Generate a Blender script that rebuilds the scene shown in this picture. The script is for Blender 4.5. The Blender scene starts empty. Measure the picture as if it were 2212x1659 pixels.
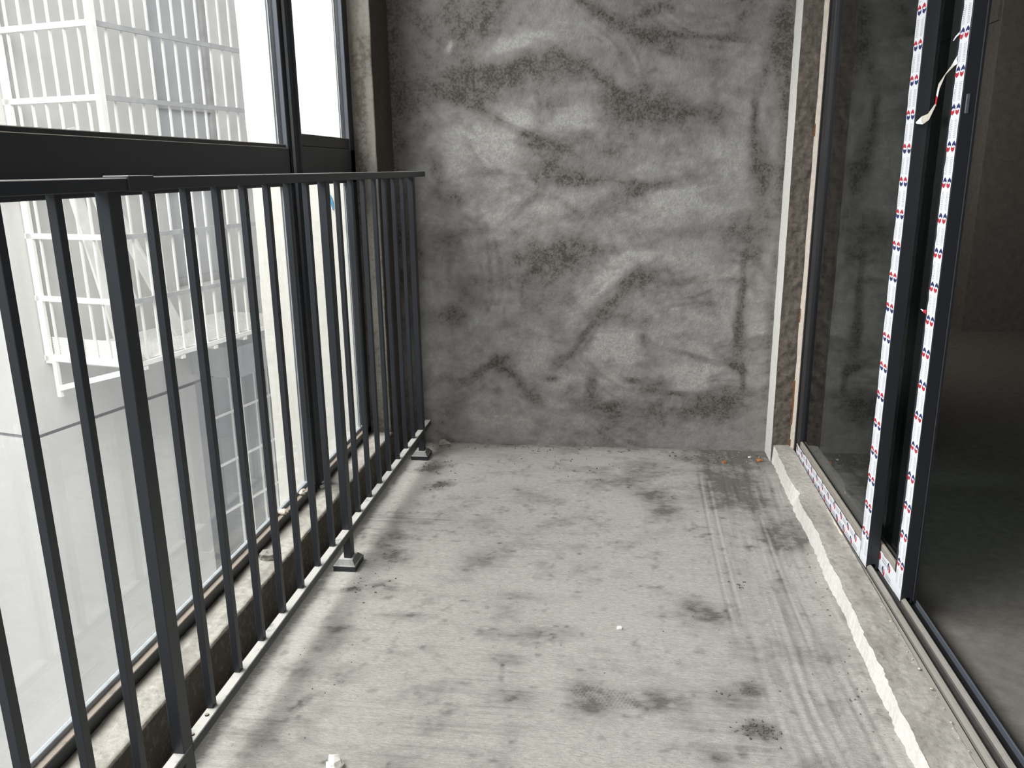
import bpy, bmesh, math, random
import numpy as np
from mathutils import Vector, Matrix

random.seed(7)
S = bpy.context.scene
COL = S.collection

# ---------------------------------------------------------------- camera
YAW, PITCH, ROLL, FPX = -0.1274, 0.2590, 0.0129, 1756.0
cam_d = bpy.data.cameras.new('camera')
cam = bpy.data.objects.new('camera', cam_d)
COL.objects.link(cam)
cam_d.sensor_width = 36.0
cam_d.lens = FPX / 2212 * 36.0
cam_d.clip_start = 0.05
fw = Vector((math.sin(YAW) * math.cos(PITCH), math.cos(YAW) * math.cos(PITCH), -math.sin(PITCH)))
r0 = Vector((math.cos(YAW), -math.sin(YAW), 0))
d0 = fw.cross(r0)
rt = math.cos(ROLL) * r0 + math.sin(ROLL) * d0
dn = -math.sin(ROLL) * r0 + math.cos(ROLL) * d0
m = Matrix.Identity(4)
for i in range(3):
    m[i][0], m[i][1], m[i][2] = rt[i], -dn[i], -fw[i]
m[0][3], m[1][3], m[2][3] = 0.7352, 0.0, 1.1048
cam.matrix_world = m
S.camera = cam

# ---------------------------------------------------------------- world, lights, exposure
W = bpy.data.worlds.new('overcast_sky')
S.world = W
W.use_nodes = True
bg = W.node_tree.nodes['Background']
bg.inputs[0].default_value = (0.97, 0.98, 1.0, 1)
bg.inputs[1].default_value = SKY = 1.7

def area(name, loc, look, sx, sy, power, color=(1, 1, 1)):
    d = bpy.data.lights.new(name, 'AREA')
    d.shape = 'RECTANGLE'
    d.size, d.size_y, d.energy, d.color = sx, sy, power, color
    o = bpy.data.objects.new(name, d)
    o.location = loc
    o.rotation_euler = (Vector(look) - Vector(loc)).to_track_quat('-Z', 'Y').to_euler()
    COL.objects.link(o)
    return o

# added lamps: extra sky over the light well, and a fill behind the camera
area('light_well_sky_boost', (-1.35, 1.0, 3.3), (0.5, 1.7, 0.2), 4.0, 2.2, 770, (1.0, 0.99, 0.975))
area('balcony_end_fill', (0.55, -1.33, 1.65), (0.6, 2.6, 0.75), 1.2, 1.5, 24, (0.96, 0.98, 1.0))
# added lamp standing in for the daylight of an unseen room window
area('room_daylight', (1.60, 5.0, 1.55), (3.07, 6.0, 0.9), 0.9, 1.2, 17.0, (1.0, 0.96, 0.9))

# soft sun behind thin cloud, from behind the camera: it reaches the faces across the light well that look this way
sd = bpy.data.lights.new('veiled_sun', 'SUN')
sd.energy, sd.angle, sd.color = 1.7, math.radians(35), (1.0, 0.95, 0.87)
so_ = bpy.data.objects.new('veiled_sun', sd)
so_.rotation_euler = Vector((-0.18, 0.84, -0.52)).to_track_quat('-Z', 'Y').to_euler()
COL.objects.link(so_)

S.view_settings.view_transform = 'Standard'
S.view_settings.look = 'None'
S.view_settings.gamma = 1.0
S.view_settings.use_curve_mapping = False
S.view_settings.exposure = 0.0

# ---------------------------------------------------------------- helpers
def tag(o, label=None, cat=None, group=None, kind=None):
    if label: o['label'] = label
    if cat: o['category'] = cat
    if group: o['group'] = group
    if kind: o['kind'] = kind
    return o

def link(o, parent=None):
    COL.objects.link(o)
    if parent is not None:
        o.parent = parent
        o.matrix_parent_inverse = Matrix.Translation(parent.location).inverted() if parent.type == 'EMPTY' else parent.matrix_basis.inverted()
    return o

def root(name, loc, label=None, cat=None, group=None, kind=None):
    o = bpy.data.objects.new(name, None)
    o.empty_display_size = 0.05
    o.location = loc
    COL.objects.link(o)
    return tag(o, label, cat, group, kind)

def done(name, bm, mats, parent=None, smooth=False, bevel=0.0):
    if bevel:
        bmesh.ops.bevel(bm, geom=list(bm.edges), offset=bevel, segments=1, affect='EDGES', clamp_overlap=True)
    me = bpy.data.meshes.new(name)
    bm.normal_update()
    bm.to_mesh(me)
    bm.free()
    for k in (mats if isinstance(mats, (list, tuple)) else [mats]):
        me.materials.append(k)
    if smooth:
        me.polygons.foreach_set('use_smooth', [True] * len(me.polygons))
    o = bpy.data.objects.new(name, me)
    return link(o, parent)

def box(bm, x0, x1, y0, y1, z0, z1, mi=0):
    r = bmesh.ops.create_cube(bm, size=1.0)
    for v in r['verts']:
        v.co = Vector(((x0 + x1) / 2 + v.co.x * (x1 - x0), (y0 + y1) / 2 + v.co.y * (y1 - y0), (z0 + z1) / 2 + v.co.z * (z1 - z0)))
    for f in {f for v in r['verts'] for f in v.link_faces}:
        f.material_index = mi
    return r['verts']

def obox(bm, P, Q, w, d, side=Vector((1, 0, 0))):
    """box from P to Q, w wide along side, d deep along the other axis"""
    P, Q = Vector(P), Vector(Q)
    ax = (Q - P)
    L = ax.length
    ax.normalize()
    s = (side - ax * side.dot(ax)).normalized()
    t = ax.cross(s)
    r = bmesh.ops.create_cube(bm, size=1.0)
    for v in r['verts']:
        c = v.co.copy()
        v.co = (P + Q) / 2 + s * (c.x * w) + t * (c.y * d) + ax * (c.z * L)
    return r['verts']

def onebox(name, dims, mat, parent=None, bevel=0.0):
    bm = bmesh.new()
    box(bm, *dims)
    return done(name, bm, mat, parent, bevel=bevel)

def onebar(name, P, Q, w, d, mat, parent=None, side=Vector((1, 0, 0)), bevel=0.0):
    bm = bmesh.new()
    obox(bm, P, Q, w, d, side)
    return done(name, bm, mat, parent, bevel=bevel)

def prism(bm, pts, axis, a0, a1, mi=0):
    """closed polygon pts (2-D) swept along axis 'x','y' or 'z' from a0 to a1"""
    def P(p, a):
        if axis == 'y': return (p[0], a, p[1])
        if axis == 'x': return (a, p[0], p[1])
        return (p[0], p[1], a)
    A = [bm.verts.new(P(p, a0)) for p in pts]
    B = [bm.verts.new(P(p, a1)) for p in pts]
    n = len(pts)
    fs = [bm.faces.new(A), bm.faces.new(B[::-1])]
    for i in range(n):
        fs.append(bm.faces.new((A[i], B[i], B[(i + 1) % n], A[(i + 1) % n])))
    for f in fs: f.material_index = mi
    bmesh.ops.recalc_face_normals(bm, faces=fs)
    return fs

def rock(bm, c, r, seed, sub=1, squash=0.7):
    rr = random.Random(seed)
    g = bmesh.ops.create_icosphere(bm, subdivisions=sub, radius=1.0)
    ph = [rr.uniform(0, 6.28) for _ in range(6)]
    for v in g['verts']:
        k = 1 + 0.28 * math.sin(3.1 * v.co.x + ph[0]) + 0.22 * math.sin(4.3 * v.co.y + ph[1]) + 0.2 * math.sin(5.7 * v.co.z + ph[2]) + rr.uniform(-.12, .12)
        v.co = Vector(c) + Vector((v.co.x * r * k, v.co.y * r * k * 0.85, v.co.z * r * k * squash))

# ---- numpy noise
def _hash(ix, iy, seed):
    n = (ix.astype(np.int64) * 374761393 + iy.astype(np.int64) * 668265263 + seed * 974634777) & 0x7fffffff
    n = ((n ^ (n >> 13)) * 1274126177) & 0x7fffffff
    n = (n ^ (n >> 16)) & 0xffffff
    return n / float(0xffffff)

def vnoise(x, y, seed=0):
    ix, iy = np.floor(x), np.floor(y)
    fx, fy = x - ix, y - iy
    fx, fy = fx * fx * (3 - 2 * fx), fy * fy * (3 - 2 * fy)
    a, b = _hash(ix, iy, seed), _hash(ix + 1, iy, seed)
    c, d = _hash(ix, iy + 1, seed), _hash(ix + 1, iy + 1, seed)
    return (a + (b - a) * fx) * (1 - fy) + (c + (d - c) * fx) * fy

def fbm(x, y, seed=0, octs=4, gain=0.5):
    t, amp, tot = 0, 1.0, 0
    for k in range(octs):
        t = t + amp * vnoise(x * 2 ** k + 17.3 * k, y * 2 ** k - 9.1 * k, seed + k)
        tot += amp
        amp *= gain
    return t / tot

def blob(x, y, cx, cy, rx, ry, ang, warp, seed):
    """soft ragged patch, value 0..1; ang is in degrees, clockwise as seen"""
    a = -math.radians(ang)
    dx, dy = x - cx, y - cy
    u = (dx * math.cos(a) + dy * math.sin(a)) / rx
    v = (-dx * math.sin(a) + dy * math.cos(a)) / ry
    r2 = u * u + v * v
    e = np.exp(-np.clip(r2, 0, 30) * 0.8)
    n = vnoise(u * 2.2 + seed * 3.7, v * 2.2 - seed, seed)
    return np.clip(e * (0.55 + 0.9 * n * warp), 0, 1.3)

def grid_mesh(name, P, attrs, mat, parent=None, smooth=True):
    """P: (ny,nx,3) points -> quad grid with float point attributes"""
    ny, nx = P.shape[:2]
    idx = np.arange(ny * nx).reshape(ny, nx)
    q = np.stack([idx[:-1, :-1], idx[:-1, 1:], idx[1:, 1:], idx[1:, :-1]], -1).reshape(-1, 4)
    me = bpy.data.meshes.new(name)
    me.vertices.add(ny * nx)
    me.vertices.foreach_set('co', P.reshape(-1).astype(np.float32))
    me.loops.add(len(q) * 4)
    me.loops.foreach_set('vertex_index', q.reshape(-1).astype(np.int32))
    me.polygons.add(len(q))
    me.polygons.foreach_set('loop_start', np.arange(0, len(q) * 4, 4, dtype=np.int32))
    me.polygons.foreach_set('loop_total', np.full(len(q), 4, dtype=np.int32))
    me.update(calc_edges=True)
    for k, v in attrs.items():
        at = me.attributes.new(k, 'FLOAT', 'POINT')
        at.data.foreach_set('value', v.reshape(-1).astype(np.float32))
    me.materials.append(mat)
    if smooth:
        me.polygons.foreach_set('use_smooth', np.ones(len(q), dtype=bool))
    o = bpy.data.objects.new(name, me)
    return link(o, parent)

# ---------------------------------------------------------------- materials
def mat_new(name):
    k = bpy.data.materials.new(name)
    k.use_nodes = True
    nt = k.node_tree
    return k, nt, nt.nodes['Principled BSDF']

def nd(nt, typ, **kw):
    n = nt.nodes.new(typ)
    for a, b in kw.items():
        setattr(n, a, b)
    return n

def mixc(nt, fac, a, b):
    n = nd(nt, 'ShaderNodeMix', data_type='RGBA')
    for sock, val in ((n.inputs[0], fac), (n.inputs[6], a), (n.inputs[7], b)):
        if isinstance(val, (int, float)): sock.default_value = val
        elif isinstance(val, tuple): sock.default_value = (*val, 1) if len(val) == 3 else val
        else: nt.links.new(val, sock)
    return n.outputs[2]

def noise(nt, scale, detail=4, rough=0.6, stretch=None, vec=None):
    n = nd(nt, 'ShaderNodeTexNoise')
    n.inputs['Scale'].default_value = scale
    n.inputs['Detail'].default_value = detail
    n.inputs['Roughness'].default_value = rough
    tc = nd(nt, 'ShaderNodeTexCoord')
    src = tc.outputs['Object']
    if stretch:
        mp = nd(nt, 'ShaderNodeMapping')
        mp.inputs['Scale'].default_value = stretch
        nt.links.new(src, mp.inputs[0])
        src = mp.outputs[0]
    nt.links.new(src, n.inputs['Vector'])
    return n.outputs['Fac']

def ramp(nt, fac, lo, hi):
    n = nd(nt, 'ShaderNodeMapRange')
    n.inputs[1].default_value, n.inputs[2].default_value = lo, hi
    nt.links.new(fac, n.inputs[0])
    return n.outputs[0]

def bump(nt, bsdf, hs, strength=0.5, dist=0.003):
    prev = None
    for h, s, d in hs:
        b = nd(nt, 'ShaderNodeBump')
        b.inputs['Strength'].default_value = s
        b.inputs['Distance'].default_value = d
        nt.links.new(h, b.inputs['Height'])
        if prev is not None: nt.links.new(prev, b.inputs['Normal'])
        prev = b.outputs[0]
    nt.links.new(prev, bsdf.inputs['Normal'])

def concrete(name, light, dark, attr=None, grain=90, grain_amt=0.22, blot=4.0, blot_amt=0.35, bstr=0.5, rough=0.93, stretch=None):
    k, nt, b = mat_new(name)
    n1 = noise(nt, blot, 5, 0.65)
    n2 = noise(nt, grain, 5, 0.7, stretch)
    n3 = noise(nt, grain * 3.3, 2, 0.6)
    if attr:
        at = nd(nt, 'ShaderNodeAttribute', attribute_name=attr)
        # the stain edge is broken up by the grain
        mu = nd(nt, 'ShaderNodeMath', operation='MULTIPLY_ADD')
        nt.links.new(ramp(nt, n2, 0.32, 0.68), mu.inputs[0])
        mu.inputs[1].default_value = 0.8
        mu.inputs[2].default_value = 0.6
        m2 = nd(nt, 'ShaderNodeMath', operation='MULTIPLY')
        nt.links.new(at.outputs['Fac'], m2.inputs[0])
        nt.links.new(mu.outputs[0], m2.inputs[1])
        base = mixc(nt, m2.outputs[0], light, dark)
    else:
        base = mixc(nt, ramp(nt, n1, 0.35, 0.7), light, tuple(l * (1 - blot_amt) + d * blot_amt for l, d in zip(light, dark)))
    c = mixc(nt, ramp(nt, n1, 0.3, 0.75), base, (0.5, 0.49, 0.47))
    c.node.inputs[0].default_value = 0.0
    g = nd(nt, 'ShaderNodeMath', operation='MULTIPLY_ADD')
    nt.links.new(ramp(nt, n2, 0.30, 0.70), g.inputs[0])
    g.inputs[1].default_value = grain_amt * 2
    g.inputs[2].default_value = 1 - grain_amt
    g1 = nd(nt, 'ShaderNodeMath', operation='MULTIPLY_ADD')
    nt.links.new(n1, g1.inputs[0])
    g1.inputs[1].default_value = blot_amt
    g1.inputs[2].default_value = 1 - blot_amt / 2
    gm = nd(nt, 'ShaderNodeMath', operation='MULTIPLY')
    nt.links.new(g.outputs[0], gm.inputs[0])
    nt.links.new(g1.outputs[0], gm.inputs[1])
    vm = nd(nt, 'ShaderNodeVectorMath', operation='SCALE')
    nt.links.new(base, vm.inputs[0])
    nt.links.new(gm.outputs[0], vm.inputs['Scale'])
    nt.links.new(vm.outputs[0], b.inputs['Base Color'])
    b.inputs['Roughness'].default_value = rough
    b.inputs['Specular IOR Level'].default_value = 0.25
    bump(nt, b, [(n2, bstr, 0.004), (n3, bstr * 0.7, 0.0015)])
    return k

def plain(name, col, rough=0.5, metal=0.0, spec=0.5, grain=0.0, gscale=40):
    k, nt, b = mat_new(name)
    n = noise(nt, gscale, 4)
    c = mixc(nt, ramp(nt, n, 0.3, 0.7), tuple(x * (1 - grain) for x in col), tuple(min(1, x * (1 + grain)) for x in col))
    nt.links.new(c, b.inputs['Base Color'])
    b.inputs['Roughness'].default_value = rough
    b.inputs['Metallic'].default_value = metal
    b.inputs['Specular IOR Level'].default_value = spec
    return k

def dusty(name, col, dust, rough=0.45, amt=0.9, spec=0.5):
    """paint with dust that has settled on upward faces"""
    k, nt, b = mat_new(name)
    ge = nd(nt, 'ShaderNodeNewGeometry')
    sx = nd(nt, 'ShaderNodeSeparateXYZ')
    nt.links.new(ge.outputs['True Normal'], sx.inputs[0])
    up = ramp(nt, sx.outputs[2], 0.45, 0.95)
    n = noise(nt, 25, 5, 0.7)
    mu = nd(nt, 'ShaderNodeMath', operation='MULTIPLY')
    nt.links.new(up, mu.inputs[0])
    nt.links.new(ramp(nt, n, 0.15, 0.45), mu.inputs[1])
    mu2 = nd(nt, 'ShaderNodeMath', operation='MULTIPLY')
    nt.links.new(mu.outputs[0], mu2.inputs[0])
    mu2.inputs[1].default_value = amt
    c = mixc(nt, mu2.outputs[0], col, dust)
    nt.links.new(c, b.inputs['Base Color'])
    r = nd(nt, 'ShaderNodeMath', operation='MULTIPLY_ADD')
    nt.links.new(mu2.outputs[0], r.inputs[0])
    r.inputs[1].default_value = 0.9 - rough
    r.inputs[2].default_value = rough
    nt.links.new(r.outputs[0], b.inputs['Roughness'])
    b.inputs['Specular IOR Level'].default_value = spec
    return k

def glass(name, tint, dust=0.0, dcol=(0.8, 0.8, 0.8), refl=1.0):
    k = bpy.data.materials.new(name)
    k.use_nodes = True
    nt = k.node_tree
    nt.nodes.remove(nt.nodes['Principled BSDF'])
    out = nt.nodes['Material Output']
    tr = nd(nt, 'ShaderNodeBsdfTransparent')
    tr.inputs[0].default_value = (*tint, 1)
    gl = nd(nt, 'ShaderNodeBsdfGlossy')
    gl.inputs[0].default_value = (refl, refl, refl, 1)
    gl.inputs['Roughness'].default_value = 0.015
    fr = nd(nt, 'ShaderNodeFresnel')
    ge = nd(nt, 'ShaderNodeNewGeometry')          # same reflectance where the ray leaves the pane
    io = nd(nt, 'ShaderNodeMapRange')
    io.inputs[3].default_value, io.inputs[4].default_value = 1.5, 1 / 1.5
    nt.links.new(ge.outputs['Backfacing'], io.inputs[0])
    nt.links.new(io.outputs[0], fr.inputs[0])
    mx = nd(nt, 'ShaderNodeMixShader')
    nt.links.new(fr.outputs[0], mx.inputs[0])
    nt.links.new(tr.outputs[0], mx.inputs[1])
    nt.links.new(gl.outputs[0], mx.inputs[2])
    last = mx.outputs[0]
    if dust:
        tl = nd(nt, 'ShaderNodeBsdfTranslucent')
        tl.inputs[0].default_value = (*dcol, 1)
        n = noise(nt, 3.0, 5, 0.65)
        m2 = nd(nt, 'ShaderNodeMath', operation='MULTIPLY')
        nt.links.new(ramp(nt, n, 0.25, 0.75), m2.inputs[0])
        m2.inputs[1].default_value = dust
        mx2 = nd(nt, 'ShaderNodeMixShader')
        nt.links.new(m2.outputs[0], mx2.inputs[0])
        nt.links.new(last, mx2.inputs[1])
        nt.links.new(tl.outputs[0], mx2.inputs[2])
        last = mx2.outputs[0]
    nt.links.new(last, out.inputs['Surface'])
    return k

M = {}
M['wall'] = concrete('wall_plaster', (0.365, 0.355, 0.338), (0.064, 0.056, 0.048), 'stain_shade', grain=120, grain_amt=0.26, blot=6.0, blot_amt=0.4, bstr=1.0)
M['floor'] = concrete('floor_screed', (0.52, 0.50, 0.465), (0.15, 0.142, 0.13), 'stain_shade', grain=150, grain_amt=0.22, blot=4, blot_amt=0.16, bstr=1.2, stretch=(0.45, 1.5, 1))
M['curb'] = concrete('sill_screed', (0.42, 0.395, 0.36), (0.2, 0.185, 0.165), 'stain_shade', grain=80, grain_amt=0.2, blot=6, blot_amt=0.25, bstr=0.6)
M['white_plaster'] = concrete('white_plaster_edge', (0.72, 0.70, 0.66), (0.5, 0.48, 0.44), None, grain=90, grain_amt=0.12, blot=9, blot_amt=0.15, bstr=0.35)
M['rough'] = concrete('rough_mortar', (0.155, 0.132, 0.112), (0.055, 0.045, 0.038), None, grain=45, grain_amt=0.45, blot=8, blot_amt=0.6, bstr=1.0)
M['ledge'] = concrete('ledge_concrete', (0.38, 0.36, 0.325), (0.085, 0.073, 0.060), 'stain_shade', grain=60, grain_amt=0.3, blot=5, blot_amt=0.5, bstr=0.7)
M['room'] = concrete('room_plaster', (0.20, 0.185, 0.165), (0.1, 0.09, 0.08), None, grain=30, grain_amt=0.2, blot=2.0, blot_amt=0.35, bstr=0.4)
M['ceil'] = concrete('ceiling_concrete', (0.33, 0.32, 0.30), (0.2, 0.19, 0.18), None)
M['rail'] = dusty('charcoal_powder_coat', (0.013, 0.016, 0.021), (0.50, 0.485, 0.46), 0.42)
M['alu'] = dusty('graphite_aluminium', (0.015, 0.017, 0.021), (0.33, 0.28, 0.235), 0.4, amt=0.85)
M['alu_slate'] = plain('slate_aluminium', (0.085, 0.095, 0.115), 0.45)
M['track'] = dusty('dusty_aluminium_track', (0.16, 0.15, 0.14), (0.36, 0.335, 0.30), 0.5, amt=0.95)
M['channel'] = plain('dirty_channel', (0.075, 0.070, 0.066), 0.7, grain=0.2)
M['black'] = plain('black_gasket', (0.006, 0.006, 0.007), 0.6)
M['bead'] = plain('grey_glazing_bead', (0.30, 0.32, 0.34), 0.6, grain=0.15)
M['dustbead'] = plain('dusty_glazing_bead', (0.30, 0.27, 0.235), 0.8, grain=0.1)
M['foam'] = concrete('pale_sealant', (0.60, 0.53, 0.47), (0.4, 0.33, 0.27), None, grain=60, grain_amt=0.15, bstr=0.6)
M['foam2'] = plain('cream_sealant', (0.62, 0.56, 0.46), 0.8, grain=0.08)
M['rust'] = plain('orange_rust', (0.20, 0.085, 0.03), 0.9, grain=0.3)
M['tape'] = plain('white_protective_film', (0.84, 0.85, 0.90), 0.35)
M['tape_red'] = plain('red_print', (0.50, 0.025, 0.045), 0.4)
M['tape_blue'] = plain('navy_print', (0.02, 0.03, 0.13), 0.4)
M['tape_grey'] = plain('grey_print', (0.36, 0.37, 0.42), 0.4)
M['tape_old'] = plain('aged_film', (0.60, 0.55, 0.48), 0.6, grain=0.15)
M['door_glass'] = glass('tinted_door_glass', (0.50, 0.56, 0.56), dust=0.012, dcol=(0.45, 0.60, 0.66))  # the bluish dust veil imitates a teal reflection in the glass
M['win_glass'] = glass('window_glass', (0.80, 0.81, 0.81), dust=0.012)
M['win_glass_low'] = glass('dusty_window_glass', (0.76, 0.77, 0.765), dust=0.03)
M['stucco'] = concrete('warm_white_stucco', (0.50, 0.483, 0.445), (0.46, 0.44, 0.40), None, grain=35, grain_amt=0.03, blot=1.5, blot_amt=0.05, bstr=0.5)
M['facade'] = concrete('pale_facade_paint', (0.53, 0.52, 0.505), (0.45, 0.44, 0.43), None, grain=30, grain_amt=0.03, blot=0.8, blot_amt=0.06, bstr=0.2)
M['facade_dark'] = plain('grey_recess_paint', (0.42, 0.43, 0.44), 0.8, grain=0.05, gscale=3)
M['groove'] = plain('joint_sealant', (0.19, 0.19, 0.21), 0.8)
M['cage'] = plain('white_painted_steel', (0.74, 0.73, 0.70), 0.45, grain=0.06, gscale=15)
M['cage_grey'] = plain('grey_frame_shaded_rail', (0.34, 0.345, 0.35), 0.5, grain=0.15, gscale=15)  # window frame; also the cage's long-face rails, greyed for their shade
M['far_glass'] = plain('pale_curtained_glass', (0.40, 0.41, 0.42), 0.3)
M['blue'] = plain('blue_paint', (0.01, 0.16, 0.30), 0.6, grain=0.2)
M['pebble'] = concrete('mortar_crumb', (0.30, 0.285, 0.26), (0.15, 0.14, 0.12), None, grain=120, grain_amt=0.3)
M['dark_crumb'] = concrete('dark_soil_crumb', (0.16, 0.15, 0.135), (0.08, 0.07, 0.06), None, grain=120, grain_amt=0.3)
M['chip'] = plain('white_plaster_chip', (0.80, 0.78, 0.74), 0.8, grain=0.06)
M['brick'] = plain('orange_brick_crumb', (0.42, 0.16, 0.06), 0.9, grain=0.3)
M['ground'] = plain('pale_paving', (0.50, 0.53, 0.56), 0.9, grain=0.05, gscale=0.4)

WALL=[(0.226,1.628,0.106,0.045,-55,0.9),(0.118,1.663,0.025,0.065,0,0.4),(0.323,1.438,0.229,0.049,-8,1.0),(0.21,1.421,0.123,0.041,-10,0.6),(0.484,1.329,0.049,0.041,0,0.6),(0.726,1.324,0.049,0.041,0,0.9),(0.877,1.301,0.164,0.049,5,1.0),(0.833,1.406,0.025,0.082,10,0.5),(0.663,1.423,0.139,0.015,30,0.8),(0.714,1.618,0.155,0.016,28,0.8),(0.835,1.565,0.049,0.025,0,0.6),(0.833,1.633,0.098,0.015,-20,0.7),(1.027,1.546,0.18,0.011,6,0.6),(0.293,1.28,0.18,0.013,25,0.7),(0.434,1.203,0.074,0.033,10,0.9),(0.505,1.175,0.049,0.016,20,0.6),(0.512,1.099,0.09,0.041,15,0.9),(0.605,1.057,0.205,0.012,5,0.5),(0.92,1.047,0.098,0.015,-10,0.6),(0.782,1.0,0.098,0.025,-20,0.6),(0.404,0.989,0.082,0.016,-40,0.4),(0.049,1.105,0.025,0.049,0,0.7),(0.096,0.992,0.041,0.033,0,0.6),(1.25,1.421,0.012,0.057,5,0.6),(1.226,1.236,0.011,0.09,0,1.1),(1.258,1.09,0.025,0.082,-10,0.9),(1.313,1.538,0.033,0.205,0,0.9),(1.342,1.221,0.016,0.205,0,0.7),(1.299,0.989,0.049,0.123,0,0.5),(0.563,0.967,0.082,0.01,35,0.3),(0.624,1.2,0.065,0.049,0,0.35),(0.715,1.171,0.041,0.025,0,0.4),(0.408,1.546,0.147,0.041,-10,-0.5),(0.568,1.288,0.074,0.049,0,-0.5),(0.357,1.272,0.065,0.033,25,-0.5),(0.248,1.206,0.106,0.041,0,-0.4),(0.992,0.985,0.106,0.049,0,-0.5),(0.117,1.548,0.011,0.015,0,-1.2),(0.505,0.767,0.131,0.049,-15,1.0),(0.417,0.775,0.049,0.033,0,0.5),(0.498,0.665,0.123,0.074,-40,0.35),(0.776,0.659,0.115,0.033,-40,0.7),(0.647,0.494,0.18,0.023,-50,0.7),(0.779,0.541,0.098,0.033,10,0.5),(0.927,0.839,0.245,0.025,-15,0.4),(1.205,0.859,0.049,0.025,0,0.6),(1.219,0.618,0.011,0.205,2,0.8),(1.215,0.501,0.016,0.09,0,0.7),(1.265,0.775,0.025,0.049,0,0.5),(1.335,0.546,0.016,0.245,0,0.6),(0.238,0.334,0.065,0.011,-28,1.2),(0.353,0.281,0.098,0.029,50,0.7),(0.406,0.203,0.049,0.025,40,0.5),(0.097,0.534,0.049,0.033,0,0.8),(0.138,0.641,0.065,0.041,30,0.5),(0.267,0.671,0.082,0.025,10,0.5),(0.182,0.862,0.082,0.013,-5,0.5),(0.491,0.288,0.02,0.01,0,1.1),(0.65,0.256,0.02,0.041,0,1.1),(0.807,0.286,0.025,0.012,0,0.9),(0.682,0.162,0.106,0.029,10,0.9),(0.56,0.23,0.041,0.016,-40,0.5),(0.911,0.277,0.049,0.033,0,0.6),(0.929,0.16,0.09,0.049,0,0.6),(1.062,0.179,0.049,0.041,0,0.7),(1.15,0.181,0.065,0.049,0,0.9),(0.971,0.232,0.106,0.012,5,0.5),(1.206,0.351,0.049,0.012,35,1.0),(1.237,0.299,0.01,0.057,0,0.9),(1.053,0.387,0.098,0.01,15,0.6),(0.854,0.437,0.049,0.025,60,0.4),(0.717,0.688,0.106,0.041,-30,-0.5),(0.744,0.42,0.065,0.049,0,-0.6),(1.027,0.302,0.098,0.049,0,-0.6),(0.216,0.397,0.074,0.041,0,-0.3),(0.802,0.76,0.065,0.041,0,-0.4)]
FLOOR=[(0.061,2.266,0.055,0.088,-30,0.7),(0.103,2.113,0.034,0.037,0,0.8),(0.121,1.963,0.027,0.023,0,0.8),(0.037,1.933,0.021,0.012,-30,1),(0.058,2.868,0.045,0.053,0,0.8),(0.123,2.704,0.029,0.029,0,0.9),(0.365,2.139,0.051,0.044,15,0.6),(0.067,1.731,0.029,0.046,-40,0.7),(0.064,1.653,0.038,0.026,0,0.5),(0.221,1.811,0.05,0.015,-5,0.5),(0.028,1.548,0.027,0.022,0,0.5),(0.151,1.553,0.035,0.023,0,0.35),(0.09,1.448,0.01,0.028,20,0.6),(0.503,1.939,0.062,0.02,5,0.4),(0.472,1.856,0.03,0.039,0,0.4),(0.504,1.652,0.04,0.023,0,0.5),(0.535,1.51,0.042,0.033,0,0.6),(0.393,1.411,0.032,0.025,0,0.3),(0.608,1.779,0.058,0.035,0,0.3),(0.048,1.331,0.028,0.025,0,0.3),(0.871,2.921,0.051,0.064,0,0.6),(0.796,2.776,0.056,0.048,-10,0.6),(0.883,2.675,0.053,0.045,-20,0.7),(0.921,2.529,0.038,0.048,-35,0.6),(1.18,3.06,0.134,0.08,0,0.9),(1.168,2.83,0.083,0.08,0,0.6),(1.144,2.648,0.098,0.071,-15,0.6),(1.285,2.443,0.054,0.093,30,0.5),(1.306,2.348,0.035,0.087,40,0.6),(0.948,1.954,0.03,0.031,0,0.5),(0.991,1.891,0.049,0.039,10,0.8),(0.702,1.501,0.041,0.04,10,0.7),(0.859,1.538,0.05,0.041,0,0.6),(1.01,1.567,0.042,0.028,-10,0.7),(1.051,1.592,0.021,0.018,0,0.8),(1.042,1.46,0.029,0.021,-10,1.3),(0.95,1.368,0.026,0.022,0,0.7),(0.688,1.567,0.029,0.021,10,0.5)]

# ---------------------------------------------------------------- the setting: floor
def smooth01(t): 
    t = np.clip(t, 0, 1)
    return t * t * (3 - 2 * t)

X0, X1, YB = -0.115, 1.36, 3.17
nx, ny = 330, 560
xs = np.linspace(X0, X1, nx)
ys = np.linspace(0.70, YB + 0.02, ny)
gx, gy = np.meshgrid(xs, ys)
st = np.zeros_like(gx)
for i, (cx, cy, rx, ry, an, s) in enumerate(FLOOR):
    st += s * blob(gx, gy, cx, cy, rx * 1.15, ry * 1.15, an, 1.0, 100 + i)  # dirt patches; the soft ones by the railing are its shade painted in
edge = np.exp(-(YB - gy) / 0.035)                                   # dirt swept against the back wall
st += edge * (0.35 + 0.7 * fbm(gx * 14, gy * 14, 5)) * 0.9
right = smooth01((gx - 1.05) / 0.05)                               # strip that was trowelled along the door sill
st += right * np.clip(fbm(gx * 9, gy * 2.5, 21) - 0.45, 0, 1) * 0.8
st += 0.22 * right * smooth01((gy - 2.1) / 1.0) * (0.4 + 1.2 * fbm(gx * 6, gy * 4, 22))
st += np.clip(fbm(gx * 9, gy * 12, 31, 6, 0.62) - 0.52, 0, 1) * 1.5        # scattered faint scuffs
st += np.clip(fbm(gx * 40, gy * 40, 37, 3) - 0.66, 0, 1) * 2.2       # specks
broom = fbm(gx * 11.0, gy * 105 + 2.0 * fbm(gx * 2, gy * 3, 40), 41, 4) - 0.5
st += np.clip(broom - 0.10, 0, 1) * 0.7 * (1 - right) * (0.2 + fbm(gx * 6, gy * 6, 43))
st += 1.2 * smooth01((-0.025 - gx) / 0.04)                          # ledge's shade behind the rail painted into the colour, with grime
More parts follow.
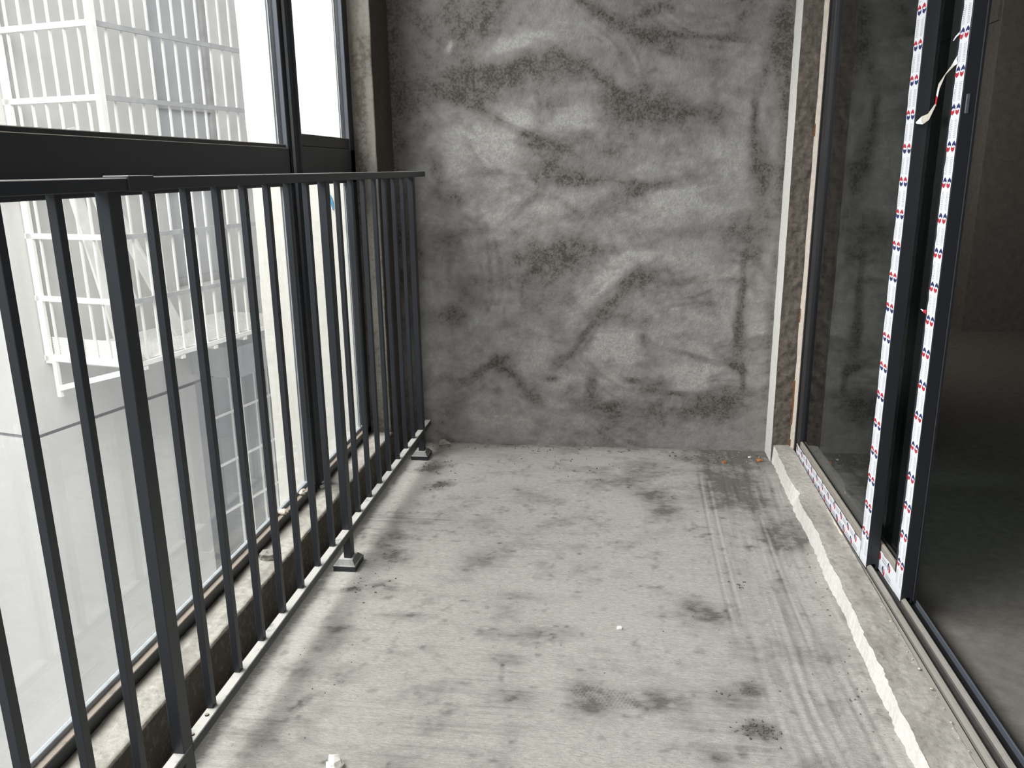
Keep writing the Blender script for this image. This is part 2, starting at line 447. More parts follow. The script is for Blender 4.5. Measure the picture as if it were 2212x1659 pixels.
st -= 0.22 * smooth01((0.16 - gx) / 0.1) * fbm(gx * 3, gy * 3, 44)
st = np.clip(st, -0.5, 1.4) * (0.45 + 1.1 * fbm(gx * 55, gy * 75, 45, 4, 0.65))
st += 0.34 * (fbm(gx * 70, gy * 110, 46, 3, 0.7) - 0.42)
st += 1.0 * np.clip(vnoise(gx * 5.0 + 3 * fbm(gx * 3, gy * 3, 48), gy * 210, 47) * fbm(gx * 4, gy * 5, 49) - 0.42, 0, 1) * (1 - right)
# relief
h = 0.0030 * (fbm(gx * 5, gy * 5, 3, 6, 0.6) - 0.5) + 0.0016 * (fbm(gx * 60, gy * 60, 4, 3) - 0.5) + 0.0016 * broom * (1 - right)
wob = 0.018 * np.sin(gy * 2.1 + 0.6) + 0.012 * fbm(gy * 1.3, gx * 0 + 2.0, 8)
gr = fbm((gx - wob - 0.02 * fbm(gx * 5, gy * 3, 53)) * 75, gy * 2.6, 51, 4) - 0.5
h += 0.0065 * gr * right * (0.4 + 1.2 * fbm(gx * 5, gy * 2, 52))
st += 1.0 * np.clip(-gr - 0.06, 0, 1) * right
st -= 0.8 * np.clip(gr - 0.08, 0, 1) * right
for gxx, wd, amp, ya, yb in ((1.058, 0.004, 0.0016, 1.75, 2.95), (1.085, 0.005, 0.003, 1.80, 2.9), (1.225, 0.004, 0.0016, 1.7, 2.6)):
    line = np.exp(-((gx - gxx - wob * 0.6) / wd) ** 2) * smooth01((gy - ya) / 0.15) * smooth01((yb - gy) / 0.15)
    h += amp * line
    st -= 0.22 * line
    st += 0.35 * np.exp(-((gx - gxx + 0.010 - wob * 0.6) / wd) ** 2) * smooth01((gy - ya) / 0.15) * smooth01((yb - gy) / 0.15)
# shoe print with diagonal sole ribs
a = math.radians(-14)
u = (gx - 0.735) * math.cos(a) + (gy - 1.535) * math.sin(a)
v = -(gx - 0.735) * math.sin(a) + (gy - 1.535) * math.cos(a)
sole = smooth01((1 - ((u / 0.085) ** 2 + (v / 0.036) ** 2)) * 3)
ribs = np.sin((u + v * 0.9) * 2 * math.pi / 0.0125)
h += sole * (0.0011 * ribs - 0.0008)
st += sole * np.clip(-ribs, 0, 1) * 0.35
heel = np.exp(-(((gx - 0.825) / 0.022) ** 2 + ((gy - 1.545) / 0.016) ** 2))
h += 0.004 * heel
P = np.stack([gx, gy, h], -1)
tag(grid_mesh('floor', P, {'stain_shade': np.clip(st, 0, 1)}, M['floor']), kind='structure')
# slab under the visible screed, running back behind the camera
onebox('floor', (-0.115, 1.45, -1.3, 0.71, -0.12, -0.002), M['ceil'])['kind'] = 'structure'

# ---------------------------------------------------------------- back wall
nx, nz = 330, 565
xs = np.linspace(-0.122, 1.352, nx)
zs = np.linspace(-0.01, 2.555, nz)
gx, gz = np.meshgrid(xs, zs)
wx = gx + 0.030 * (fbm(gx * 6, gz * 6, 61, 4) - 0.5)
wz = gz + 0.030 * (fbm(gx * 6 + 9, gz * 6, 62, 4) - 0.5)
st = np.zeros_like(gx)
for i, (cx, cz, rx, rz, an, s) in enumerate(WALL):
    st += s * blob(wx, wz, cx, cz, rx * 1.1, rz * 1.1, an, 1.0, 200 + i)
st += 0.55 * np.clip(fbm(wx * 4.2, wz * 6.0, 71, 5) - 0.44, 0, 1) * 2.2
st += 0.5 * np.clip(fbm(wx * 14, wz * 14, 73, 4) - 0.55, 0, 1) * 2.2
# arcs left by the trowel
rr = random.Random(5)
for k in range(64):
    cx, cz, R = rr.uniform(-0.2, 1.5), rr.uniform(-0.1, 2.5), rr.uniform(0.12, 0.5)
    ph = rr.uniform(0, 6.28)
    dx, dz = wx - cx, wz - cz
    rad, th = np.hypot(dx, dz), np.arctan2(dz, dx)
    dth = (th - ph + np.pi) % (2 * np.pi) - np.pi
    win = np.exp(-((rad - R) / 0.07) ** 2) * np.exp(-(dth / 0.55) ** 2)
    st += win * np.clip(fbm(rad * 70, th * 2.2, 300 + k, 3) - 0.42, 0, 1) * rr.uniform(0.3, 1.0)
st = np.clip(st, -0.6, 1.15) * (0.34 + 0.75 * fbm(wx * 26, wz * 26, 77, 5, 0.65)) * 1.30 + 0.30 * (fbm(wx * 60, wz * 60, 78, 4, 0.7) - 0.45) + 0.9 * np.clip(fbm(wx * 11, wz * 22, 79, 5, 0.6) - 0.5, 0, 1)
st += 0.9 * np.exp(-(gx + 0.122) / 0.06) * (0.25 + 0.75 * smooth01((gz - 0.3) / 0.8))      # shade of the inner corner by the stub, put into the colour
st += 0.18 * np.exp(-((gz - 0.04) / 0.05) ** 2)
st += 0.08 + 0.16 * smooth01((gz - 1.1) / 0.6)
soft = np.where(st > 0, 1.02 * (1 - np.exp(-1.35 * np.maximum(st, 0))), st * 0.5)
st = soft * (0.72 + 0.56 * fbm(wx * 34, wz * 34, 86, 5, 0.7))
h = 0.0075 * (fbm(gx * 7, gz * 7, 81, 6, 0.58) - 0.5) + 0.0034 * (fbm(gx * 45, gz * 45, 83, 3) - 0.5)
h += 0.003 * np.clip(st, 0, 1) * (fbm(gx * 60, gz * 60, 85, 2) - 0.5)
P = np.stack([gx, YB + 0.0 * gx - h, gz], -1)
tag(grid_mesh('wall_back', P, {'stain_shade': np.clip(st, 0, 1)}, M['wall']), kind='structure')
o = onebox('wall_back_core', (-0.24, 1.47, YB + 0.012, YB + 0.02, -0.1, 2.62), M['room']); o['kind'] = 'structure'
o.name = 'wall_back.001'

o = onebox('ceiling', (-0.30, 1.45, -1.3, YB, 2.55, 2.65), M['ceil']); o['kind'] = 'structure'

# ---------------------------------------------------------------- left: concrete upstand under the windows, wall stub beside them
def rough_grid(name, pts_fn, nu, nv, mat, amp, scale, seed, nrm, stain_shade=None, parent=None):
    us = np.linspace(0, 1, nu); vs = np.linspace(0, 1, nv)
    gu, gv = np.meshgrid(us, vs)
    P = pts_fn(gu, gv)
    s = P[..., 0] * 1.0 + P[..., 2] * 0.7
    t = P[..., 1] * 1.0 + P[..., 2] * 0.7
    hh = amp * (fbm(s * scale, t * scale, seed, 4) - 0.5)
    P = P + hh[..., None] * np.array(nrm)
    return grid_mesh(name, P, {'stain_shade': np.zeros_like(gu) if stain_shade is None else np.clip(stain_shade(P), 0, 1)}, mat, parent)

LZ = 0.112
def prof_strip(name, prof, y0, y1, ny, mat, amp, scale, seed, parent=None, stain_shade=None):
    """profile polyline (x,z) with fine subdivision swept along y and roughened"""
    prof = np.array(prof, float)
    seg = np.hypot(*np.diff(prof, axis=0).T)
    cum = np.concatenate([[0], np.cumsum(seg)])
    n = max(6, int(cum[-1] / 0.006))
    tt = np.linspace(0, cum[-1], n)
    tt = np.unique(np.concatenate([tt, cum]))
    px = np.interp(tt, cum, prof[:, 0]); pz = np.interp(tt, cum, prof[:, 1])
    tx = np.gradient(px, tt); tz = np.gradient(pz, tt)
    L = np.hypot(tx, tz); nxn, nzn = -tz / L, tx / L
    yy = np.linspace(y0, y1, ny)
    gt, gyy = np.meshgrid(tt, yy)
    hh = amp * (fbm(gt * scale, gyy * scale, seed, 4) - 0.5)
    P = np.stack([px[None] + hh * nxn[None], gyy, pz[None] + hh * nzn[None]], -1)
    return grid_mesh(name, P, {'stain_shade': np.zeros_like(gt) if stain_shade is None else np.clip(stain_shade(P), 0, 1)}, mat, parent)

o = prof_strip('wall_left', [(-0.112, -0.06), (-0.115, LZ - 0.004), (-0.119, LZ), (-0.215, LZ + 0.001)][::-1], -1.3, YB, 640, M['ledge'], 0.007, 22, 91, None, lambda P: np.clip((P[..., 0] + 0.1225) / 0.004, 0, 1) * 0.95 + np.clip((-0.17 - P[..., 0]) / 0.03, 0, 1) * 0.7 + np.clip(fbm(P[..., 0] * 30, P[..., 1] * 12, 92) - 0.5, 0, 1) * 1.4)  # face towards the room darkened: its shade is put into the colour
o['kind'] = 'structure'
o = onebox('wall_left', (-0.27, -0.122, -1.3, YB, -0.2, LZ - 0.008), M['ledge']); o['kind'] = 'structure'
# stub between window and back wall
nu, nv = 60, 260
def stub(gu, gv):
    z = LZ - 0.01 + gv * 2.45
    s = gu * 0.39
    x = np.where(s < 0.16, -0.242 + s * 0.7625, -0.12 + 0.0 * s)
    y = np.where(s < 0.16, 2.945 + 0 * s, 2.945 + (s - 0.16))
    return np.stack([x + 0.006 * (fbm(z * 6, s * 3, 95) - 0.5), y + 0.008 * (fbm(z * 5, s * 9, 96) - 0.5), z], -1)
us = np.linspace(0, 1, nu); vs = np.linspace(0, 1, nv)
gu, gv = np.meshgrid(us, vs)
o = grid_mesh('wall_left', stub(gu, gv), {'stain_shade': 0.60 + 0.9 * np.clip(fbm(gu * 8, gv * 14, 93) - 0.4, 0, 1) + 0.5 * (gu > 0.42)}, M['ledge']); o['kind'] = 'structure'  # inner face darker: turned from the window, its shade is painted in
o = onebox('wall_left', (-0.240, -0.125, 2.958, YB + 0.012, LZ - 0.01, 2.56), M['ledge']); o['kind'] = 'structure'
bm = bmesh.new()                             # added unseen end wall: opening for the fill lamp, canopy to block the sun
box(bm, -0.30, 1.40, -1.42, -1.3, -0.1, 0.85); box(bm, -0.30, 1.40, -1.42, -1.3, 2.45, 2.6)
box(bm, -0.30, -0.08, -1.42, -1.3, 0.85, 2.45); box(bm, 1.18, 1.40, -1.42, -1.3, 0.85, 2.45)
box(bm, -0.30, 1.60, -4.4, -1.42, 2.55, 2.65)
done('wall_near', bm, M['ceil'])['kind'] = 'structure'
# lintel above the windows and wall beyond the near end
o = onebox('wall_left', (-0.30, -0.12, -1.3, 2.95, 2.42, 2.56), M['ledge']); o['kind'] = 'structure'

# ---------------------------------------------------------------- right: door wall stub, threshold curb
def cx_at(y): return 1.349 - 0.0 * y - (3.1 - y) * 0.0195
def cz_at(y): return 0.045 + np.clip((y - 1.4) / 1.65, -0.3, 1.05) * 0.025
# curb: white plaster nose and screed top
yy = np.linspace(0.7, 3.055, 520)
edge_n = 0.006 * (fbm(yy * 70, yy * 0 + 2, 102, 3) - 0.5) + 0.010 * (fbm(yy * 14, yy * 0, 101, 4) - 0.5) + 0.012 * (fbm(yy * 3.2, yy * 0 + 4, 103, 2) - 0.5)
foot_n = 0.007 * (fbm(yy * 80, yy * 0 + 2, 104, 3) - 0.5) + 0.012 * (fbm(yy * 11, yy * 0 + 9, 105, 4) - 0.5)
ts = np.linspace(0, 1, 12)
gt, gyy = np.meshgrid(ts, yy)
px = cx_at(gyy) + foot_n[:, None] * (1 - gt) + edge_n[:, None] * gt + 0.004 * gt
bite = np.exp(-((gyy - 2.62) / 0.05) ** 2) * 0.018
px = px + bite * gt
pz = -0.006 + gt * (cz_at(gyy) + 0.006 - bite * 0.6) + 0.0015 * (fbm(gyy * 40, gt * 3, 107, 3) - 0.5)
P = np.stack([px, gyy, pz], -1)[:, ::-1]
o = grid_mesh('trim_1', P, {'stain_shade': np.zeros_like(gt)}, M['white_plaster']); o['kind'] = 'structure'
ts = np.linspace(0, 1, 26)
gt, gyy = np.meshgrid(ts, yy)
xa = px[:, -1][:, None]
xb = 1.416 - (3.0 - gyy) * 0.006
gxx = xa + (xb - xa) * gt
gzz = cz_at(gyy) - bite[:, :1] * 0.6 * np.exp(-gt * 6) + 0.0045 * (fbm(gxx * 60, gyy * 60, 109, 4) - 0.5) * np.minimum(1, gt * 6) + 0.001
stc = np.clip(fbm(gxx * 24, gyy * 10, 111, 5, 0.62) - 0.42, 0, 1) * 1.6 + 2.2 * np.clip(fbm(gxx * 90, gyy * 90, 112, 3) - 0.62, 0, 1)
P = np.stack([gxx, gyy, gzz], -1)
o = grid_mesh('floor', P, {'stain_shade': np.clip(stc, 0, 1)}, M['curb']); o['kind'] = 'structure'
o.name = 'trim_2'
o = onebox('trim_2', (1.36, 1.50, -0.4, 3.05, -0.1, 0.035), M['curb']); o['kind'] = 'structure'

# wall stub at the far end of the door opening: pale plaster edge facing the balcony, rough reveal facing the camera
zs = np.linspace(0.0, 2.5, 420)
ts = np.linspace(0, 1, 14)
gt, gzz = np.meshgrid(ts, zs)
jag = 0.008 * (fbm(gzz * 16, gzz * 0, 121, 4) - 0.5) + 0.010 * (fbm(gzz * 3, gzz * 0 + 5, 122, 2) - 0.5)
yf = 3.045 + jag
P = np.stack([1.343 + 0.002 * (fbm(gzz * 30, gt * 4, 123) - 0.5) - 0.0005 * gzz, (YB + 0.005) + (yf - YB - 0.005) * gt, gzz], -1)
o = grid_mesh('wall_right', P, {'stain_shade': np.zeros_like(gt)}, M['white_plaster']); o['kind'] = 'structure'
P = np.stack([1.342 + gt * 0.078, 3.045 + jag * np.clip(1 - gt * 3, 0, 1) + 0.012 * (fbm(gt * 5, gzz * 40, 125, 4) - 0.5) * np.minimum(1, gt * 5) - 0.0 * gt, gzz + 0.02], -1)
o = grid_mesh('wall_right', P, {'stain_shade': np.zeros_like(gt)}, M['rough']); o['kind'] = 'structure'
o = onebox('wall_right', (1.348, 1.60, 3.055, YB + 0.02, -0.02, 2.56), M['room']); o['kind'] = 'structure'
# rust stains and pale sealant along the door frame
bm = bmesh.new()
for z0, z1, w in ((0.075, 0.10, 0.006), (0.16, 0.33, 0.005), (0.55, 0.60, 0.003), (1.20, 1.24, 0.004)):
    n = 9
    for i in range(n):
        za = z0 + (z1 - z0) * i / n
        ww = w * (0.4 + random.random())
        box(bm, 1.408 - ww, 1.411, 3.026, 3.034, za, za + (z1 - z0) / n * 1.05)
o = done('rust_stain', bm, M['rust'], bpy.data.objects['wall_right'])
zs = np.linspace(0.065, 2.5, 300)
ts = np.linspace(0, 1, 8)
gt, gzz = np.meshgrid(ts, zs)
w = 0.013 + 0.004 * fbm(gzz * 12, gzz * 0, 131, 4)
P = np.stack([1.422 - w * (1 - gt), 3.012 + 0.018 * (1 - gt) - 0.006 * np.sin(gt * 3.14) + 0.003 * fbm(gt * 3, gzz * 30, 133), gzz], -1)
o = grid_mesh('trim_3', P, {'stain_shade': np.zeros_like(gt)}, M['foam']); o['kind'] = 'structure'

# ---------------------------------------------------------------- the dark room behind the door
o = onebox('floor', (1.50, 6.2, -1.0, 7.4, -0.12, 0.0), M['room']); o['kind'] = 'structure'
o = onebox('ceiling', (1.50, 6.2, -1.0, 7.4, 2.5, 2.6), M['room']); o['kind'] = 'structure'
o = onebox('wall_far', (3.071, 6.2, 5.75, 7.4, 0.0, 2.5), M['room']); o['kind'] = 'structure'     # partition whose corner shows
o = onebox('wall_far', (1.5, 3.2, 7.3, 7.4, 0.0, 2.5), M['room']); o['kind'] = 'structure'
o = onebox('wall_far', (3.052, 3.071, 5.765, 7.3, 1.955, 2.5), M['room']); o['kind'] = 'structure'
o = onebox('wall_far', (6.1, 6.2, -1.0, 5.75, 0.0, 2.5), M['room']); o['kind'] = 'structure'
o = onebox('wall_near', (1.5, 6.2, -1.1, -1.0, 0.0, 2.5), M['room']); o['kind'] = 'structure'
o = onebox('wall_right', (1.46, 1.56, YB, 7.4, 0.0, 2.5), M['room']); o['kind'] = 'structure'
o = onebox('wall_right', (1.36, 1.52, -1.3, 0.25, 0.0, 2.55), M['ledge']); o['kind'] = 'structure'
o = onebox('wall_right', (1.36, 1.56, 0.25, 3.05, 2.25, 2.55), M['ledge']); o['kind'] = 'structure'
# threshold slab under the door track
o = onebox('trim_4', (1.41, 1.50, 0.25, 3.05, 0.0, 0.043), M['track']); o['kind'] = 'structure'

# ---------------------------------------------------------------- windows
def win_member(name, dims, mat, parent, bevel=0.0015):
    return onebox(name, dims, mat, parent, bevel)

XF, XG, XO = -0.20, -0.227, -0.236          # front face, glass, outer face
w1 = root('window_1', (-0.235, 0.6, LZ), kind='structure')
w2 = root('window_2', (-0.235, 2.6, LZ), kind='structure')
YN = -1.25
# window 1: long panes, camera side of the mullion
win_member('bottom_frame', (XG - 0.004, XF, YN, 2.34, LZ - 0.004, 0.143), M['alu'], w1)
win_member('glazing_bead', (-0.228, -0.217, YN, 2.328, 0.140, 0.154), M['bead'], w1, 0.001)
win_member('transom', (XO, XF, YN, 2.34, 1.064, 1.170), M['alu'], w1)
win_member('transom', (XO, XF - 0.008, YN, 2.328, 1.168, 1.180), M['alu'], w1)
win_member('side_frame', (XO, XF, 2.329, 2.358, 0.143, 2.42), M['alu'], w1)
win_member('side_frame', (XF - 0.014, XF - 0.001, 2.3265, 2.3295, 0.143, 2.42), M['alu_slate'], w1)
win_member('top_frame', (XO, XF, YN, 2.34, 2.37, 2.42), M['alu'], w1)
win_member('pane', (XG - 0.003, XG + 0.003, YN, 2.3285, 0.146, 1.066), M['win_glass_low'], w1, 0)
win_member('pane', (XG - 0.003, XG + 0.003, YN, 2.3285, 1.175, 2.375), M['win_glass'], w1, 0)
bm = bmesh.new()                             # thin light-grey seal lines of the glass edge
box(bm, XG + 0.003, XG + 0.006, 2.312, 2.317, 0.15, 1.064)
box(bm, XG + 0.003, XG + 0.006, 2.312, 2.317, 1.18, 2.37)
done('glass_seal', bm, M['bead'], w1)
# round-nosed mullion between the two windows
bm = bmesh.new()
pts = [(XO, 2.356), (XF, 2.356)]
for i in range(9):
    t = math.pi * i / 8
    pts.append((XF + 0.020 * math.sin(t), 2.379 - 0.023 * math.cos(t)))
pts += [(XF, 2.402), (XO, 2.402)]
prism(bm, pts, 'z', LZ, 2.42)
mu = done('mullion', bm, M['alu'], w1)
bm = bmesh.new()
for k in range(5):
    rock(bm, (XF + 0.012 + 0.006 * random.random(), 2.379 + 0.010 * (k - 2), LZ + 0.008 + 0.012 * (k % 3)), 0.012, 40 + k, 2)
done('mortar_smear', bm, M['pebble'], w1, smooth=True)
# window 2: narrow panes beyond the mullion
win_member('side_frame', (XO, XF, 2.401, 2.419, LZ, 2.42), M['alu'], w2)
win_member('bottom_frame', (XG - 0.004, XF, 2.41, 2.94, LZ - 0.004, 0.143), M['alu'], w2)
win_member('glazing_bead', (-0.228, -0.217, 2.414, 2.90, 0.140, 0.154), M['bead'], w2, 0.001)
win_member('transom', (XO, XF, 2.41, 2.94, 1.064, 1.176), M['alu'], w2)
win_member('sash_rail', (XO, XF - 0.003, 2.42, 2.90, 1.178, 1.214), M['alu'], w2)
win_member('side_frame', (XO, XF, 2.897, 2.944, 0.12, 2.42), M['alu'], w2)
win_member('side_frame', (XF - 0.014, XF - 0.001, 2.894, 2.8975, 0.143, 2.42), M['alu_slate'], w2)
win_member('top_frame', (XO, XF, 2.41, 2.94, 2.37, 2.42), M['alu'], w2)
win_member('pane', (XG - 0.003, XG + 0.003, 2.41, 2.8965, 0.146, 1.066), M['win_glass_low'], w2, 0)
win_member('pane', (XG - 0.003, XG + 0.003, 2.41, 2.8965, 1.21, 2.375), M['win_glass'], w2, 0)
bm = bmesh.new()
box(bm, XG + 0.003, XG + 0.006, 2.872, 2.880, 0.15, 1.064)
box(bm, XG + 0.003, XG + 0.006, 2.872, 2.880, 1.215, 2.37)
done('glass_seal', bm, M['bead'], w2)

# ---------------------------------------------------------------- sliding door
door_track = root('door_track', (1.45, 1.6, 0.043), 'dusty grey aluminium double rail sill of the sliding door', 'door track')
def slant(y): return -(2.0 - y) * 0.006
def track_bar(name, x, w, z0, z1, mat, bevel=0.002, ya=0.25, yb=3.02):
    bm = bmesh.new()
    vs = box(bm, x - w / 2, x + w / 2, ya, yb, z0, z1)
    for v in vs: v.co.x += slant(v.co.y)
    return done(name, bm, mat, door_track, bevel=bevel)
track_bar('sill_plate', 1.4155, 0.013, 0.043, 0.0490, M['track'], 0.001)
track_bar('sill_plate', 1.452, 0.080, 0.040, 0.0445, M['channel'], 0.0)
track_bar('rail', 1.4295, 0.0165, 0.047, 0.064, M['track'], 0.005)
track_bar('rail', 1.4625, 0.0155, 0.047, 0.064, M['track'], 0.005)
track_bar('sill_lip', 1.4915, 0.004, 0.040, 0.062, M['alu_slate'], 0.001)
track_bar('inner_channel', 1.480, 0.018, 0.046, 0.0485, M['black'], 0.0)

frame = root('door_1', (1.43, 3.0, 0.06), kind='structure')
onebox('frame_gasket', (1.418, 1.430, 2.994, 3.010, 0.058, 2.24), M['black'], frame)
onebox('door_jamb', (1.426, 1.448, 2.988, 3.002, 0.058, 2.24), M['alu_slate'], frame, 0.002)
onebox('door_jamb', (1.448, 1.50, 2.985, 3.04, 0.058, 2.24), M['alu'], frame, 0.002)
onebox('door_head', (1.415, 1.50, 0.25, 3.02, 2.20, 2.25), M['alu'], frame, 0.002)

def tape_mesh(name, width, length, flip, jag_side, seed, parent, place, cols=2, stagger=0.0):
    """strip of printed film: u across (0..width), v along (0..length); place(u, v, lift) gives the point"""
    rr = random.Random(seed)
    bm = bmesh.new()
    n = int(length / 0.007)
    L, R = [], []
    for i in range(n + 1):
        v = length * i / n
        ja = (vn1(v * 55, seed) - 0.5) * 0.005 + (vn1(v * 16, seed + 3) - 0.5) * 0.004
        jb = (vn1(v * 40, seed + 7) - 0.5) * 0.0012
        L.append(bm.verts.new(place(max(0, (ja if jag_side in ('L', 'B') else 0) + 0.002), v, 0.0)))
        R.append(bm.verts.new(place(width - (max(-0.002, ja) if jag_side == 'R' else jb + 0.0006), v, 0.0)))
    for i in range(n):
        bm.faces.new((L[i], R[i], R[i + 1], L[i + 1])).material_index = 0
    def poly(pts, mi):
        f = bm.faces.new([bm.verts.new(place(u, v, 0.0004)) for u, v in pts])
        f.material_index = mi
    per = 0.0765
    cw = width / cols
    for c in range(cols):
        v0 = -0.012 + stagger * c * per
        k = 0
        while v0 + per * k < length:
            b = v0 + per * k
            k += 1
            uc = cw * (c + 0.5)
            s = 1 if flip else -1
            if 0.006 < b + 0.012 < length - 0.026:
                q = b + 0.012
                # emblem: a navy gabled block over (or under) an offset red one, each with a notch
                for col, dv, du, sg in ((2, 0.0125, 0.002, 1), (1, 0.0, -0.002, -1)):
                    m0 = q + (dv if s > 0 else 0.0125 - dv)
                    w = cw * 0.36
                    y0_, y1_ = (m0, m0 + 0.0120)
                    if sg * s > 0:
                        pts = [(uc + du - w, y0_), (uc + du - w * 0.1, y0_ + 0.003), (uc + du + w, y0_), (uc + du + w, y0_ + 0.0055), (uc + du, y1_), (uc + du - w, y0_ + 0.0055)]
                    else:
                        pts = [(uc + du - w, y1_), (uc + du - w, y0_ + 0.005), (uc + du, y0_), (uc + du + w, y0_ + 0.005), (uc + du + w, y1_), (uc + du + w * 0.1, y1_ - 0.003)]
                    poly(pts, col)
            # two rows of small unreadable characters running along the film
            for row, off in ((0, -0.15), (1, 0.12)):
                v = b + 0.042
                while v < b + 0.080:
                    ch = rr.uniform(0.0014, 0.0032)
                    if 0.002 < v < length - 0.004:
                        uu = uc + off * cw
                        hw = cw * (0.10 if row == 0 else 0.075)
                        poly([(uu - hw, v), (uu + hw, v), (uu + hw, v + ch * 0.55), (uu - hw, v + ch * 0.55)], 3)
                    v += ch + 0.0011
    bmesh.ops.recalc_face_normals(bm, faces=list(bm.faces))
    return done(name, bm, [M['tape'], M['tape_red'], M['tape_blue'], M['tape_grey']], parent)

def vn1(t, seed):
    i = math.floor(t); f = t - i; f = f * f * (3 - 2 * f)
    def hsh(k): 
        q = math.sin(k * 127.1 + seed * 311.7) * 43758.5453
        return q - math.floor(q)
    return hsh(i) * (1 - f) + hsh(i + 1) * f

def sliding_panel(name, xf, th, y0, y1, zb, zt, label, kindn):
    r = root(name, (xf + th / 2, (y0 + y1) / 2, zb), kind='structure')
    # near stile with a groove in its foot where it rides on the rail
    bm = bmesh.new()
    xm = xf + th / 2
    g = 0.0085
    pts = [(xf, zb), (xm - g, zb), (xm - g, zb + 0.014), (xm + g, zb + 0.014), (xm + g, zb), (xf + th, zb), (xf + th, zt), (xf, zt)]
    prism(bm, pts, 'y', y0, y0 + 0.062)
    done('stile', bm, M['alu'], r, bevel=0.0008)
    onebox('stile', (xf, xf + th, y1 - 0.055, y1, zb, zt), M['alu'], r, 0.001)
    onebox('bottom_rail', (xf + 0.001, xf + th, y0 + 0.062, y1 - 0.055, zb + 0.001, 0.104), M['alu'], r, 0.001)
    onebox('glazing_bead', (xf + 0.001, xf + 0.010, y0 + 0.062, y1 - 0.055, 0.104, 0.126), M['dustbead'], r, 0.002)
    onebox('top_rail', (xf + 0.001, xf + th, y0 + 0.062, y1 - 0.055, zt - 0.07, zt), M['alu'], r, 0.001)
    onebox('pane', (xf + 0.011, xf + 0.017, y0 + 0.055, y1 - 0.05, 0.10, zt - 0.06), M['door_glass'], r)
    return r

p1 = sliding_panel('door_2', 1.4205, 0.030, 2.086, 2.985, 0.0525, 2.20, None, None)
p2 = sliding_panel('door_3', 1.4535, 0.027, 1.912, 2.80, 0.0525, 2.20, None, None)
onebox('interlock_seal', (1.4805, 1.490, 1.914, 1.93, 0.056, 2.20), M['alu_slate'], p2, 0.003)
onebox('interlock_seal', (1.4840, 1.4865, 1.910, 1.915, 0.056, 2.20), M['black'], p2)
bm = bmesh.new()
box(bm, 1.4610, 1.4690, 1.909, 1.913, 1.205, 1.245)
done('latch_strike', bm, M['alu_slate'], p2, bevel=0.0015)
# printed film on the stiles and bottom rails (faces looking at the balcony)
tape_mesh('protective_film', 0.060, 2.12, False, 'B', 3, p1, lambda u, v, l: (1.4198 - l, 2.1465 - u, 0.056 + v))
tape_mesh('protective_film', 0.050, 2.12, True, 'B', 4, p2, lambda u, v, l: (1.4528 - l, 1.9635 - u, 0.056 + v))
tape_mesh('protective_film', 0.050, 0.83, True, 'R', 5, p1, lambda u, v, l: (1.4199 - l, 2.146 + v, 0.054 + u), stagger=0.5)
tape_mesh('protective_film', 0.056, 0.15, True, 'R', 6, p2, lambda u, v, l: (1.4529 - l, 1.962 + v, 0.053 + u), stagger=0.5)
# peeled, twisted scrap of film hanging from the second stile
def flap(name, pts, widths, mats, parent):
    bm = bmesh.new()
    rows = []
    for (x, y, z), (wx_, wy_, wz_) in zip(pts, widths):
        a_ = Vector((x, y, z)); w_ = Vector((wx_, wy_, wz_))
        rows.append([bm.verts.new(a_ - w_), bm.verts.new(a_ + Vector((-0.002, 0, 0))), bm.verts.new(a_ + w_)])
    for i, (A_, B_) in enumerate(zip(rows, rows[1:])):
        for j in range(2):
            f = bm.faces.new((A_[j], A_[j + 1], B_[j + 1], B_[j]))
            f.material_index = mats[min(i, len(mats) - 1)]
    o = done(name, bm, [M['tape'], M['tape_red'], M['tape_old']], parent)
    so = o.modifiers.new('thick', 'SOLIDIFY'); so.thickness = 0.0006
    return o
flap('peeled_film', [(1.452, 1.958, 1.318), (1.449, 1.966, 1.312), (1.442, 1.985, 1.292), (1.436, 2.003, 1.268), (1.436, 2.007, 1.250), (1.437, 2.012, 1.232), (1.432, 2.035, 1.206), (1.428, 2.060, 1.200), (1.424, 2.082, 1.196)],
     [(0, .004, .008), (.001, .004, .006), (.003, .004, .002), (.002, .010, .006), (.001, .006, .004), (.002, .008, .002), (.001, .008, .007), (0, .006, .009), (0, .002, .003)], [0, 2, 2, 0, 1, 2, 2, 0], p2)
flap('peeled_film', [(1.452, 1.962, 1.372), (1.449, 1.972, 1.366), (1.447, 1.978, 1.358)], [(0, .001, .003), (0, .001, .002), (0, .0003, .0005)], [0], p2)
flap('peeled_film', [(1.452, 1.962, 0.772), (1.449, 1.974, 0.772), (1.447, 1.983, 0.776)], [(0, .002, .005), (0, .002, .003), (0, .0003, .0005)], [1, 0], p2)
# chipped sealant at the foot of the first panel
onebox('sealant_strip', (1.4045, 1.4125, 2.28, 2.47, 0.052, 0.062), M['foam2'], bpy.data.objects['trim_2'], 0.003)
bm = bmesh.new()
for k in range(26):
    y = 1.30 + 0.85 * k / 26 + random.uniform(-.01, .01)
    rock(bm, (1.405 + slant(y) + random.uniform(-.004, .003), y, 0.053), random.uniform(.0015, .004), 70 + k, 1, 0.4)
done('sealant_crumbs', bm, M['foam2'], bpy.data.objects['trim_2'], smooth=True)['kind'] = 'stuff'

